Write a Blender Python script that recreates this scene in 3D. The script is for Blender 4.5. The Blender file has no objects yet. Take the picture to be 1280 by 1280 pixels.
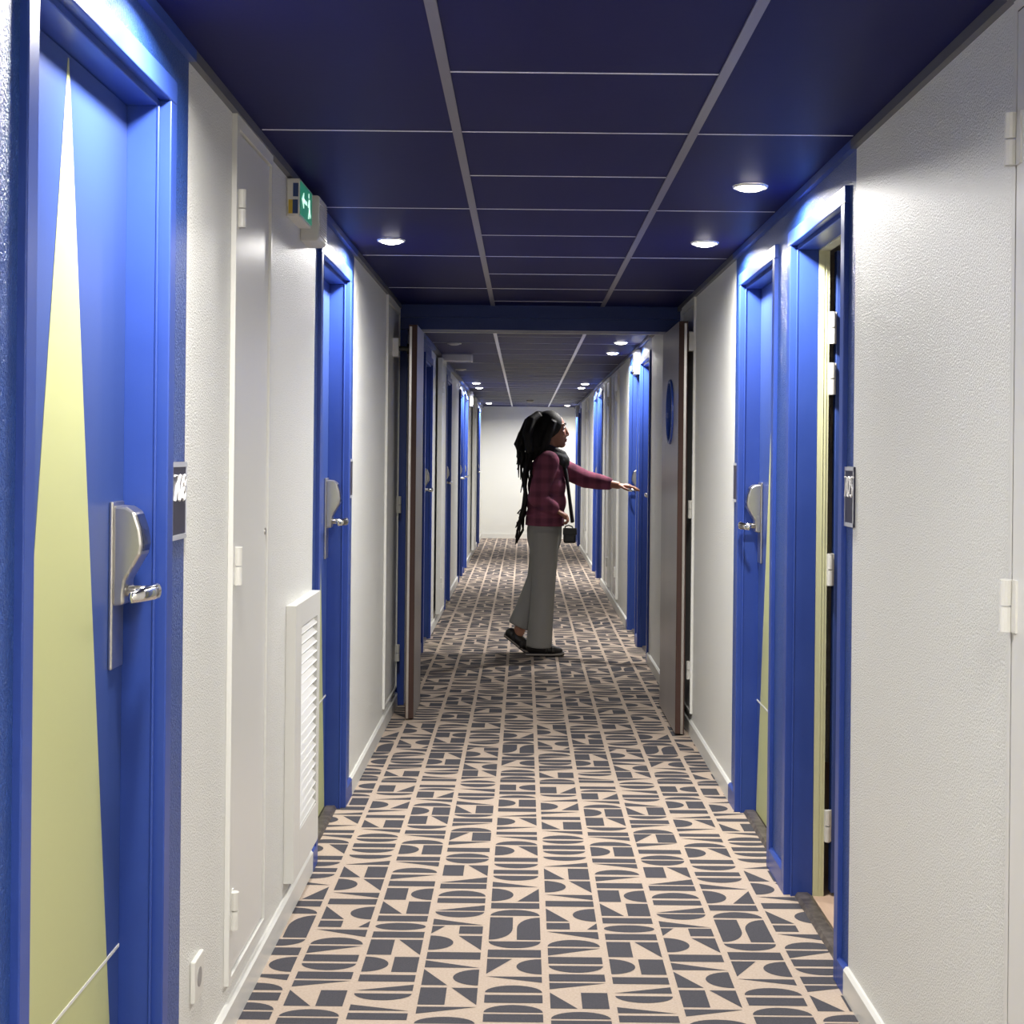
import bpy, bmesh, math, random
from mathutils import Vector, Matrix
random.seed(7)
S = bpy.context.scene
COL = S.collection
PI = math.pi
XL, XR = -0.693, 0.8465          # faces of the left and right corridor walls
ZC = 2.199                       # ceiling height
Y0, Y1 = -4.0, 25.35             # corridor ends

# ------------------------------------------------------------------ materials
def mat(name, col, rough=0.5, metal=0.0, spec=0.5, emit=None, estr=0.0, bump=None, var=None, coat=0.0):
    m = bpy.data.materials.new(name); m.use_nodes = True
    nt = m.node_tree; b = nt.nodes['Principled BSDF']
    b.inputs['Base Color'].default_value = (*col, 1)
    b.inputs['Roughness'].default_value = rough
    b.inputs['Metallic'].default_value = metal
    b.inputs['Specular IOR Level'].default_value = spec
    b.inputs['Coat Weight'].default_value = coat
    if emit:
        b.inputs['Emission Color'].default_value = (*emit, 1)
        b.inputs['Emission Strength'].default_value = estr
    geo = nt.nodes.new('ShaderNodeNewGeometry')
    if bump:
        sc, st, dist = bump
        n = nt.nodes.new('ShaderNodeTexNoise'); n.inputs['Scale'].default_value = sc
        n.inputs['Detail'].default_value = 3; n.inputs['Roughness'].default_value = 0.55
        nt.links.new(geo.outputs['Position'], n.inputs['Vector'])
        bp = nt.nodes.new('ShaderNodeBump'); bp.inputs['Strength'].default_value = st
        bp.inputs['Distance'].default_value = dist
        nt.links.new(n.outputs['Fac'], bp.inputs['Height'])
        nt.links.new(bp.outputs['Normal'], b.inputs['Normal'])
    if var:
        sc, col2, lo, hi, stretch = var
        mp = nt.nodes.new('ShaderNodeMapping'); mp.inputs['Scale'].default_value = stretch
        nt.links.new(geo.outputs['Position'], mp.inputs['Vector'])
        n = nt.nodes.new('ShaderNodeTexNoise'); n.inputs['Scale'].default_value = sc
        n.inputs['Detail'].default_value = 4
        nt.links.new(mp.outputs['Vector'], n.inputs['Vector'])
        r = nt.nodes.new('ShaderNodeValToRGB')
        r.color_ramp.elements[0].position = lo; r.color_ramp.elements[0].color = (*col, 1)
        r.color_ramp.elements[1].position = hi; r.color_ramp.elements[1].color = (*col2, 1)
        nt.links.new(n.outputs['Fac'], r.inputs['Fac'])
        nt.links.new(r.outputs['Color'], b.inputs['Base Color'])
    return m

one = (1, 1, 1)
M = {}
M['white_wall'] = mat('white_wall_paint', (.745, .745, .70), .38, spec=.48, bump=(215, 1.0, .0048))
M['blue_wall'] = mat('blue_wall_paint', (.021, .064, .27), .32, spec=.45, bump=(200, 1.0, .0065))
M['blue'] = mat('blue_gloss_paint', (.027, .061, .285), .34, spec=.36, var=(6, (.031, .068, .305), .35, .65, one))
M['header_blue'] = mat('dark_blue_header_paint', (.011, .026, .125), .4, spec=.35)
M['blue_leaf'] = mat('blue_door_laminate', (.032, .062, .225), .36, spec=.5, bump=(400, .06, .001))
M['green'] = mat('pale_green_film', (.455, .468, .215), .38, spec=.45)
M['green_paint'] = mat('pale_green_paint', (.62, .62, .38), .4)
M['white_paint'] = mat('white_gloss_paint', (.68, .675, .635), .35, spec=.5)
M['white_door'] = mat('white_closet_door', (.69, .685, .65), .33, spec=.5, bump=(8, .05, .01))
M['white_plastic'] = mat('white_plastic', (.66, .65, .60), .4)
M['grey_gap'] = mat('dark_gap', (.06, .05, .055), .9)
M['socket'] = mat('grey_socket', (.30, .29, .28), .5)
M['navy'] = mat('navy_ceiling_tile', (.007, .0085, .074),   .5, spec=.07, bump=(30, .08, .002), var=(7, (.009, .0105, .082), .35, .7, (1, .3, 1)))
M['rail'] = mat('dark_ceiling_rail', (.16, .155, .20), .35, spec=.6)
M['tee'] = mat('pale_ceiling_tee', (.80, .79, .88), .35, spec=.6)
M['dark_trim'] = mat('dark_grey_trim', (.10, .10, .115), .4)
M['beige'] = mat('beige_carpet', (.43, .345, .275), .95, spec=.1, bump=(900, .5, .002), var=(160, (.50, .41, .335), .35, .7, one))
M['slate'] = mat('slate_carpet', (.055, .056, .064), .95, spec=.1, bump=(900, .5, .002), var=(260, (.085, .08, .092), .3, .75, one))
M['steel'] = mat('satin_steel', (.55, .53, .50), .30, metal=1.0)
M['chrome'] = mat('polished_chrome', (.75, .73, .70), .16, metal=1.0)
M['black_lens'] = mat('dark_reader_lens', (.015, .02, .05), .15, spec=.6)
M['silver'] = mat('grey_steel_door', (.36, .345, .34), .34, metal=.55, var=(2.2, (.42, .40, .395), .3, .7, (2, 2, .2)))
M['brown'] = mat('brown_door_edge', (.040, .022, .018), .6, spec=.2, var=(14, (.07, .036, .028), .3, .7, (1, 1, .06)))
M['black'] = mat('black_rubber', (.012, .012, .013), .5)
M['dark_glass'] = mat('dark_blue_glass', (.006, .012, .03), .08, spec=.6)
M['navy_plate'] = mat('navy_sign_plate', (.022, .020, .045), .3, spec=.5)
M['sign_silver'] = mat('sign_silver_strip', (.62, .63, .68), .3, metal=.4)
M['sign_white'] = mat('sign_white_print', (.86, .85, .84), .5)
M['exit_green'] = mat('lit_green_sign', (.02, .16, .10), .3, emit=(.03, .33, .20), estr=.38)
M['exit_white'] = mat('lit_white_pictogram', (.8, .9, .85), .3, emit=(.6, 1.0, .82), estr=.9)
M['blue_label'] = mat('blue_sticker', (.02, .05, .15), .5)
M['yellow_label'] = mat('yellow_sticker', (.55, .38, .03), .5)
M['lamp'] = mat('lamp_lens', (1, .97, .9), .4, emit=(1, .95, .86), estr=22)
M['lamp_off'] = mat('unlit_lamp_lens', (.62, .60, .58), .3)
M['wood_floor'] = mat('pale_wood_floor', (.55, .38, .27), .5, var=(6, (.62, .45, .33), .3, .7, (8, 1, 1)))
M['threshold'] = mat('worn_threshold_bar', (.10, .085, .08), .4, metal=.5, var=(35, (.22, .19, .17), .4, .7, one))
M['skin'] = mat('brown_skin', (.37, .165, .10), .5, var=(9, (.42, .19, .115), .3, .7, one))
M['lips'] = mat('lip_colour', (.20, .06, .045), .45)
M['eye_white'] = mat('eye_white', (.7, .68, .65), .25)
M['hair'] = mat('black_hair', (.009, .0075, .007), .65, spec=.25, bump=(160, .4, .003))
M['scarf'] = mat('black_scarf', (.012, .012, .013), .8, bump=(120, .5, .003))
M['trousers'] = mat('grey_trousers', (.27, .262, .245), .85, bump=(500, .2, .001), var=(5, (.30, .292, .275), .3, .7, (1, 1, .3)))
M['shoe'] = mat('black_sandal', (.016, .013, .013), .5)
M['sole'] = mat('tan_shoe_sole', (.33, .29, .25), .7)
M['bag'] = mat('black_pouch', (.010, .010, .011), .5)

def sweater_mat():
    m = bpy.data.materials.new('plum_plaid_knit'); m.use_nodes = True
    nt = m.node_tree; b = nt.nodes['Principled BSDF']; b.inputs['Roughness'].default_value = .9
    b.inputs['Specular IOR Level'].default_value = .15
    tc = nt.nodes.new('ShaderNodeNewGeometry')
    sx = nt.nodes.new('ShaderNodeSeparateXYZ'); nt.links.new(tc.outputs['Position'], sx.inputs[0])
    def band(sock, f, ph):
        a = nt.nodes.new('ShaderNodeMath'); a.operation = 'MULTIPLY_ADD'
        a.inputs[1].default_value = f; a.inputs[2].default_value = ph
        nt.links.new(sock, a.inputs[0])
        s = nt.nodes.new('ShaderNodeMath'); s.operation = 'SINE'; nt.links.new(a.outputs[0], s.inputs[0])
        r = nt.nodes.new('ShaderNodeMapRange'); r.inputs[1].default_value = -.2; r.inputs[2].default_value = .7
        nt.links.new(s.outputs[0], r.inputs[0]); return r.outputs[0]
    v = band(sx.outputs['X'], 75, .4); h = band(sx.outputs['Z'], 68, .9)
    mx = nt.nodes.new('ShaderNodeMath'); mx.operation = 'ADD'
    nt.links.new(v, mx.inputs[0]); nt.links.new(h, mx.inputs[1])
    r = nt.nodes.new('ShaderNodeValToRGB')
    r.color_ramp.elements[0].color = (.225, .064, .105, 1); r.color_ramp.elements[1].color = (.115, .038, .064, 1)
    md = nt.nodes.new('ShaderNodeMath'); md.operation = 'MULTIPLY'; md.inputs[1].default_value = .5
    nt.links.new(mx.outputs[0], md.inputs[0]); nt.links.new(md.outputs[0], r.inputs['Fac'])
    nt.links.new(r.outputs['Color'], b.inputs['Base Color'])
    n = nt.nodes.new('ShaderNodeTexNoise'); n.inputs['Scale'].default_value = 260
    nt.links.new(tc.outputs['Position'], n.inputs['Vector'])
    bp = nt.nodes.new('ShaderNodeBump'); bp.inputs['Strength'].default_value = .4; bp.inputs['Distance'].default_value = .003
    nt.links.new(n.outputs['Fac'], bp.inputs['Height']); nt.links.new(bp.outputs['Normal'], b.inputs['Normal'])
    return m
M['sweater'] = sweater_mat()

# ------------------------------------------------------------------ mesh helper
class MB:
    def __init__(s): s.v = []; s.f = []; s.m = []; s.mats = []
    def mi(s, m):
        m = M[m] if isinstance(m, str) else m
        if m not in s.mats: s.mats.append(m)
        return s.mats.index(m)
    def face(s, pts, m):
        i = len(s.v); s.v += [tuple(p) for p in pts]
        s.f.append(tuple(range(i, i + len(pts)))); s.m.append(s.mi(m))
    def box(s, x0, x1, y0, y1, z0, z1, m, face_mats=None):
        x0, x1 = min(x0, x1), max(x0, x1); y0, y1 = min(y0, y1), max(y0, y1); z0, z1 = min(z0, z1), max(z0, z1)
        i = len(s.v)
        s.v += [(x0,y0,z0),(x1,y0,z0),(x1,y1,z0),(x0,y1,z0),(x0,y0,z1),(x1,y0,z1),(x1,y1,z1),(x0,y1,z1)]
        keys = ['-z','+z','-y','+x','+y','-x']
        for k, q in zip(keys, [(0,3,2,1),(4,5,6,7),(0,1,5,4),(1,2,6,5),(2,3,7,6),(3,0,4,7)]):
            s.f.append(tuple(i + a for a in q)); s.m.append(s.mi((face_mats or {}).get(k, m)))
    def prism(s, pts, m, axis, a0, a1, cap=None):
        """polygon pts extruded along axis ('x','y','z'); pts are the two other coordinates in xyz order"""
        def P(p, a):
            return {'x': (a, p[0], p[1]), 'y': (p[0], a, p[1]), 'z': (p[0], p[1], a)}[axis]
        n = len(pts); i = len(s.v)
        s.v += [P(p, a0) for p in pts] + [P(p, a1) for p in pts]
        s.f.append(tuple(range(i, i + n))[::-1]); s.m.append(s.mi(cap or m))
        s.f.append(tuple(range(i + n, i + 2 * n))); s.m.append(s.mi(cap or m))
        for k in range(n):
            j = (k + 1) % n
            s.f.append((i + k, i + j, i + n + j, i + n + k)); s.m.append(s.mi(m))
    def tube(s, pts, rad, m, seg=10, sq=None):
        """round tube with one radius per point; sq = (a, b) squashes the ring along its two normals"""
        pts = [Vector(p) for p in pts]
        if not hasattr(rad, '__len__'): rad = [rad] * len(pts)
        i = len(s.v); n = len(pts); u = None
        for k, p in enumerate(pts):
            d = (pts[min(k + 1, n - 1)] - pts[max(k - 1, 0)]).normalized()
            if u is None:
                ref = Vector((0, 1, 0)) if abs(d.y) < .8 else Vector((1, 0, 0))
                u = (ref - d * ref.dot(d)).normalized()
            else: u = (u - d * u.dot(d)).normalized()
            w = d.cross(u)
            r = rad[k]; ra, rb = (r * sq[0], r * sq[1]) if sq else (r, r)
            for q in range(seg):
                a = 2 * PI * q / seg
                s.v.append(tuple(p + u * (ra * math.cos(a)) + w * (rb * math.sin(a))))
        for k in range(n - 1):
            for q in range(seg):
                q2 = (q + 1) % seg
                s.f.append((i + k*seg + q, i + k*seg + q2, i + (k+1)*seg + q2, i + (k+1)*seg + q)); s.m.append(s.mi(m))
        s.f.append(tuple(i + q for q in range(seg))[::-1]); s.m.append(s.mi(m))
        s.f.append(tuple(i + (n-1)*seg + q for q in range(seg))); s.m.append(s.mi(m))
    def ell(s, c, r, m, seg=20, rings=12, rot=None):
        c = Vector(c); i = len(s.v)
        R = rot or Matrix.Identity(3)
        s.v.append(tuple(c + R @ Vector((0, 0, r[2]))))
        for a in range(1, rings):
            t = PI * a / rings
            for q in range(seg):
                p = 2 * PI * q / seg
                s.v.append(tuple(c + R @ Vector((r[0]*math.sin(t)*math.cos(p), r[1]*math.sin(t)*math.sin(p), r[2]*math.cos(t)))))
        s.v.append(tuple(c + R @ Vector((0, 0, -r[2])))); e = len(s.v) - 1
        for q in range(seg):
            q2 = (q + 1) % seg
            s.f.append((i, i+1+q, i+1+q2)); s.m.append(s.mi(m))
            for a in range(rings - 2):
                s.f.append((i+1+a*seg+q, i+1+(a+1)*seg+q, i+1+(a+1)*seg+q2, i+1+a*seg+q2)); s.m.append(s.mi(m))
            b0 = i+1+(rings-2)*seg
            s.f.append((b0+q, e, b0+q2)); s.m.append(s.mi(m))
    def build(s, name, parent=None, bevel=0, smooth=False, origin=None):
        me = bpy.data.meshes.new(name)
        if parent is not None: o = wloc(parent)
        elif origin is not None: o = Vector(origin)
        else:
            xs, ys, zs = zip(*s.v)
            o = Vector(((min(xs)+max(xs))/2, (min(ys)+max(ys))/2, min(zs)))
        me.from_pydata([tuple(Vector(p) - o) for p in s.v], [], s.f)
        for m in s.mats: me.materials.append(m)
        me.polygons.foreach_set('material_index', s.m)
        bm = bmesh.new(); bm.from_mesh(me)
        bmesh.ops.recalc_face_normals(bm, faces=bm.faces); bm.to_mesh(me); bm.free()
        ob = bpy.data.objects.new(name, me); COL.objects.link(ob)
        if parent is not None: ob.parent = parent
        else: ob.location = o
        if bevel:
            b = ob.modifiers.new('bevel', 'BEVEL'); b.width = bevel; b.segments = 2; b.limit_method = 'ANGLE'
        if smooth:
            for p in me.polygons: p.use_smooth = True
        return ob

def wloc(o):
    v = Vector((0, 0, 0))
    while o is not None: v += o.location; o = o.parent
    return v
def empty(name, loc):
    o = bpy.data.objects.new(name, None); COL.objects.link(o); o.location = loc; o.empty_display_size = .1
    return o
def tag(o, label, cat, group=None):
    o['label'] = label; o['category'] = cat
    if group: o['group'] = group
    return o
def struct(o, label=None, cat=None):
    o['kind'] = 'structure'
    if label: o['label'] = label
    if cat: o['category'] = cat
    return o

# ------------------------------------------------------------------ carpet
XW = 1 / 6.0; GAP = .0095
# one strip of the woven pattern per column: (shape, far edge, near edge), in image rows of a square-on reading
A_ = [('bar',981,984),('dome',985,987.6),('sp','sq','br',989.5,997),('tr',999,1002.5),('dome',1003.5,1007.5),('sp','D','sq',1009,1018.5),
 ('sp','sq','tr',1020,1030),('bowl',1032,1036),('bar',1038,1042.5),('tr',1044,1048.5),('dome',1050,1055),('sp','D','sq',1056.5,1068),('bar',1071,1076),
 ('tr',1077.5,1083),('dome',1085,1091),('tl',1093.5,1099.5),('bar',1101.5,1108),('sp','sq','C',1110.5,1125),('sp','bl','sq',1127,1142.5),('bar',1145,1152),
 ('lens',1154,1163),('bar',1165,1172.5),('sp','sq','tr',1175,1194),('sp','D','sq',1196.5,1215.5),('bar',1219,1227.5),('br',1231,1239),('bowl',1242.5,1251),
 ('bl',1256.5,1264),('bar',1267,1275.5)]
B_ = [('bowl',980,984),('tr',986,990),('bar',991.5,995),('bowl',996.5,1000),('bl',1001.5,1006),('sp','bl','sq',1007,1016.6),('bowl',1018,1021.5),('bar',1023,1027.6),
 ('tl',1029,1033),('dome',1034.7,1039.6),('sp','tl','sq',1040.7,1051),('tl',1052,1056.6),('bar',1060,1065),('dome',1067,1072),('bowl',1073.5,1079.5),
 ('sp','sq','tr',1081.7,1095),('br',1096.5,1103.5),('bar',1105,1111),('dome',1113.5,1120.6),('bar',1123,1129),('br',1131.6,1138.6),('bowl',1140,1147),
 ('bl',1149,1156.5),('sp','tls','sq',1158,1167.5),('sp','D','tr',1170,1188),('bar',1190.6,1199.5),('bl',1201,1210),('sp','bl','C',1212,1232),
 ('sp','sq','tr',1235,1256.5),('tl',1259,1268),('dome',1271.5,1280)]
C_ = [('sp','sq','C',981,988),('bar',989.6,993),('dome',994.3,997.5),('sp','D','sq',999.7,1008.5),('bar',1010.5,1014.8),('br',1017.7,1020.7),('sp','D','tr',1022.5,1032),
 ('tl',1033.8,1037.4),('bar',1040,1043.6),('tr',1046,1050.5),('dome',1051.6,1056.5),('sp','D','tr',1058,1069.7),('bar',1072.4,1077.3),('bowl',1080,1085.5),
 ('bar',1087.7,1092.6),('bowl',1095,1101),('bl',1102.6,1109),('sp','D','br',1111,1127),('bar',1129,1136),('dome',1137.5,1145),
 ('sp','G','F',1147,1175),('bowl',1177,1185.5),('bar',1187.5,1197),('sp','tl','C',1199,1218),('tr',1221,1228.5),('dome',1232,1241),('bar',1244,1254),
 ('dome',1256.5,1266),('bar',1268,1278)]
D_ = [('sp','sq','br',984,992),('bowl',993.7,996.5),('br',999,1002),('sp','D','br',1004,1013),('tl',1015,1018.3),('bar',1021.3,1025),('sp','bl','sq',1027.6,1037),
 ('tr',1039,1043.2),('dome',1044.5,1049),('bowl',1051,1055),('bar',1057,1061.8),('bowl',1064,1068.6),('bowl',1071.3,1076.2),('br',1078.4,1083.7),
 ('sp','bl','sq',1086,1099.5),('sp','D','tr',1101.5,1116),('tr',1118.7,1125),('bar',1126.5,1133.5),('sp','bl','C',1136,1152),('sp','sq','brs',1154,1162),
 ('tr',1165,1174),('dome',1175,1183.5),('tl',1185.5,1195),('bar',1196.5,1205),('bowl',1207.5,1216),('bar',1218,1227),('tl',1229,1237),('sp','bl','sq',1241,1261),
 ('dome',1265,1274),('bar',1276,1284)]
TH = math.radians(.6)
def row_y(row, uc):
    v0 = (row - 570) * math.cos(TH) - uc * math.sin(TH)
    return 1.377 * 1900 / v0
def arc(x0, x1, yb, h, n=14):          # half ellipse standing on yb, height h (signed)
    return [((x0 + x1) / 2 - (x1 - x0) / 2 * math.cos(PI * k / n), yb + h * math.sin(PI * k / n)) for k in range(n + 1)]
def arcx(y0, y1, xb, w, n=14):
    return [(xb + w * math.sin(PI * k / n), (y0 + y1) / 2 - (y1 - y0) / 2 * math.cos(PI * k / n)) for k in range(n + 1)]
def shape(k, x0, x1, f, n):            # f = far edge, n = near edge (f > n)
    w = x1 - x0
    return {'bar': lambda: [(x0,n),(x1,n),(x1,f),(x0,f)], 'sq': lambda: [(x0,n),(x1,n),(x1,f),(x0,f)],
            'dome': lambda: arc(x0, x1, n, f - n), 'bowl': lambda: arc(x0, x1, f, n - f),
            'lens': lambda: [((x0+x1)/2 + w/2*math.cos(a*PI/14), (f+n)/2 + (f-n)/2*math.sin(a*PI/14)) for a in range(28)],
            'tl': lambda: [(x0,f),(x0,n),(x1,f)], 'tr': lambda: [(x1,f),(x0,f),(x1,n)],
            'bl': lambda: [(x0,n),(x1,n),(x0,f)], 'br': lambda: [(x1,n),(x1,f),(x0,n)],
            'tls': lambda: [(x0,f),(x0,n),(x0+w*.55,f)], 'brs': lambda: [(x1,n),(x1,f),(x1-w*.45,n)],
            'D': lambda: arcx(n, f, x0, w), 'C': lambda: arcx(n, f, x1, -w),
            'G': lambda: [(x0,f),(x1,f),(x1,(f+n)/2+.004)] + [(x0 + w*math.sin(a), (f+n)/2 - (f-n)/2*math.cos(PI-a)) for a in [PI/2 + PI/2*k/8 for k in range(9)]],
            'F': lambda: [(x0,n),(x0,(f+n)/2-.004)] + [(x1 - w*math.sin(a), (f+n)/2 + (f-n)/2*math.cos(PI-a)) for a in [PI/2 + PI/2*k/8 for k in range(9)]] + [(x1,n)],
            }[k]()
def build_floor():
    mb = MB()
    mb.box(-.84, 1.0, Y0, Y1, -.05, 0, 'beige')
    ph = .071
    cols = [A_, B_, C_, D_]
    centre_u = [518, 583, 645, 707]
    strips = []
    for c, u in zip(cols, centre_u):
        out = []
        for e in c:
            f, n = row_y(e[-2], u - 655), row_y(e[-1], u - 655)
            out.append((e[0], e[1:-2], f, n))
        strips.append(out)
    top = max(s[0][2] for s in strips); bot = min(s[-1][3] for s in strips)
    P = top - bot + .014
    for k in range(-6, 6):
        xa = ph + k * XW + GAP; xb = ph + (k + 1) * XW - GAP
        if xb < -.80 or xa > .98: continue
        xa = max(xa, -.82); xb = min(xb, .99)
        st = strips[(k + 2) % 4 if True else 0]
        st = strips[{-3: 3, -2: 0, -1: 1, 0: 3}.get(k, 0)] if False else strips[(k + 3) % 4]
        fx0 = ph + k * XW + GAP; fx1 = ph + (k + 1) * XW - GAP
        for r in range(-3, 9):
            dy = r * P
            for kind, sub, f, n in st:
                f2, n2 = f + dy, n + dy
                if n2 < Y0 or f2 > Y1: continue
                if kind == 'sp':
                    m = (fx0 + fx1) / 2; g = .006
                    pls = [shape(sub[0], fx0, m - g, f2, n2), shape(sub[1], m + g, fx1, f2, n2)]
                else: pls = [shape(kind, fx0, fx1, f2, n2)]
                for pl in pls:
                    pl = [(min(max(x, -.83), .995), y) for x, y in pl]
                    mb.face([(x, y, .0006) for x, y in pl], 'slate')
    o = mb.build('floor', origin=(0, 0, 0))
    # the pattern lies face up
    bm = bmesh.new(); bm.from_mesh(o.data)
    for f in bm.faces:
        if abs(f.calc_center_median().z - .0006) < 1e-5 and f.normal.z < 0: f.normal_flip()
    bm.to_mesh(o.data); bm.free()
    struct(o, 'corridor carpet of slate geometric shapes on a beige ground', 'floor')
build_floor()

# ------------------------------------------------------------------ ceiling
def build_ceiling():
    mb = MB()
    mb.box(XL - .1, XR + .1, Y0, Y1, ZC, ZC + .05, 'navy')
    ra, rb = [(-.178, .42), (-.204, .398)]
    for (y0, y1, (l, r)) in ((Y0, 8.3, ra), (8.45, Y1, rb)):
        for x in (l, r): mb.box(x - .0115, x + .0115, y0, y1, ZC - .004, ZC + .001, 'rail' if y0 < 0 else 'tee')
        k = 0; y = 3.256 - .602 * 12
        while y < y1:
            if y > y0 + .05:
                mb.box(l + .0115, r - .0115, y - .003, y + .003, ZC - .0014, ZC + .001, 'tee')
                if k % 2:
                    mb.box(XL + .02, l - .0115, y - .003, y + .003, ZC - .0014, ZC + .001, 'tee')
                    mb.box(r + .0115, XR - .02, y - .003, y + .003, ZC - .0014, ZC + .001, 'tee')
            y += .602; k += 1
    struct(mb.build('ceiling', origin=(0, 0, ZC)), 'navy tiled ceiling with two long rails and pale cross joints', 'ceiling')
build_ceiling()

# ------------------------------------------------------------------ walls
OPH = 2.05      # head of a bedroom door opening
WT = .11
# bedroom doors: side, near jamb, far jamb, hinge at the far side?
DOORS = [('L', 2.117, 2.905), ('L', 5.115, 5.915), ('R', 4.030, 4.800), ('R', 5.140, 5.915),
         ('L', 10.62, 11.40), ('L', 13.62, 14.40), ('L', 16.52, 17.30), ('L', 17.82, 18.60), ('L', 23.02, 23.80),
         ('R', 10.22, 11.02), ('R', 11.30, 12.10), ('R', 16.42, 17.22), ('R', 17.46, 18.26), ('R', 22.60, 23.40), ('R', 23.72, 24.50)]
BLUE = {'L': [(1.60, 3.105), (5.00, 6.13), (8.34, 8.90), (10.45, 11.55), (13.45, 14.55), (16.35, 18.75), (22.85, 23.95)],
        'R': [(3.905, 6.11), (10.16, 12.25), (16.36, 18.40), (22.54, 24.65)]}
def fx(side):                          # x of the wall face, and the direction out of the corridor
    return (XL, -1) if side == 'L' else (XR, 1)
def build_wall(side):
    X, s = fx(side); mb = MB()
    cuts = {Y0, Y1}
    for b in BLUE[side]: cuts |= set(b)
    ops = [(d[1] - .012, d[2] + .012) for d in DOORS if d[0] == side]   # rough opening, lined by the frame
    for o in ops: cuts |= set(o)
    cuts = sorted(cuts)
    for a, b in zip(cuts, cuts[1:]):
        c = (a + b) / 2
        m = 'blue_wall' if any(p <= c <= q for p, q in BLUE[side]) else 'white_wall'
        z0 = OPH + .012 if any(p <= c <= q for p, q in ops) else 0
        far = -.017 if side == 'L' and c > 8.9 else 0.0
        mb.box(X + far, X + s * WT, a, b, z0, ZC, m)
    o = mb.build('wall_left' if side == 'L' else 'wall_right', origin=(X, 0, 0))
    struct(o, '%s corridor wall painted white with glossy blue bands around its doors' % ('left' if side == 'L' else 'right'), 'wall')
    # skirting
    mb = MB()
    segs = []
    for a, b in zip(cuts, cuts[1:]):
        c = (a + b) / 2
        if any(p <= c <= q for p, q in ops): continue
        for p, q in ops:               # stop at the door casings
            if abs(a - q) < 1e-6: a += .034
            if abs(b - p) < 1e-6: b -= .034
        m = 'blue' if any(p <= c <= q for p, q in BLUE[side]) else 'white_paint'
        far = -.017 if side == 'L' and c > 8.9 else 0.0
        x = X + far
        if b - a > .01:
            mb.prism([(x, 0), (x - s * .013, 0), (x - s * .013, .066), (x - s * .006, .074), (x, .074)], m, 'y', a, b)
    struct(mb.build('baseboard_left' if side == 'L' else 'baseboard_right', origin=(X, 0, 0)))
    # dark angle trim under the ceiling, painted over where the wall is blue
    mb = MB()
    for a, b in zip(cuts, cuts[1:]):
        c = (a + b) / 2
        m = 'blue' if any(p <= c <= q for p, q in BLUE[side]) else 'dark_trim'
        mb.box(X + .02 * s, X - s * .016, a, b, ZC - .024, ZC - .0005, m)
    struct(mb.build('trim_1' if side == 'L' else 'trim_2', origin=(X, 0, ZC)))
for sd in 'LR': build_wall(sd)
mb = MB(); mb.box(XL - .1, XR + .1, Y1, Y1 + .1, 0, ZC, 'white_wall'); 
struct(mb.build('wall_far'), 'plain white wall closing the far end of the corridor', 'wall')
mb = MB(); mb.box(XL, XR, Y1 - .013, Y1, 0, .075, 'white_paint'); struct(mb.build('baseboard_far'))
mb = MB(); mb.box(XL - .1, XR + .1, Y0 - .1, Y0, 0, ZC, 'white_wall'); struct(mb.build('wall_near'))

# ------------------------------------------------------------------ bedroom doors
DN = [0]
def make_lock(parent, side, yc, leafx, toward, name='door_lock'):
    """card lock: long plate, swelling reader body and a lever that points to the hinge side"""
    X, s = fx(side); x = leafx; o = -s       # o: into the corridor
    mb = MB()
    mb.box(x, x + o*.008, yc - .04, yc + .04, .975, 1.285, 'steel')
    lk = mb.build(name, parent, bevel=.003)
    lk['label'] = 'satin steel card lock with lever'
    mb = MB()
    prof = [(.006, 1.278), (.030, 1.276), (.046, 1.266), (.056, 1.235), (.060, 1.205), (.057, 1.188), (.040, 1.158), (.030, 1.140), (.027, 1.118), (.027, 1.095), (.006, 1.092)]
    mb.prism([(x + o*a, z) for a, z in prof], 'steel', 'y', yc - .034, yc + .034)
    b = mb.build('reader_body', lk, bevel=.005)
    mb = MB()
    pl = [(.049, 1.262), (.0585, 1.234), (.0625, 1.206), (.060, 1.194), (.054, 1.196), (.050, 1.236), (.043, 1.258)]
    mb.prism([(x + o*a, z) for a, z in pl], 'black_lens', 'y', yc - .024, yc + .024)
    mb.build('reader_lens', lk)
    mb = MB()
    mb.tube([(x + o*.02, yc, 1.118), (x + o*.075, yc, 1.118)], .011, 'chrome', 14)
    mb.tube([(x + o*.072, yc + toward*-.014, 1.118), (x + o*.082, yc + toward*.01, 1.119), (x + o*.083, yc + toward*.05, 1.120), (x + o*.076, yc + toward*.09, 1.119), (x + o*.064, yc + toward*.125, 1.117)],
            [.012, .014, .013, .0115, .009], 'chrome', 14, sq=(.65, 1.1))
    mb.build('lever_handle', lk, smooth=True)
    return lk
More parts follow.
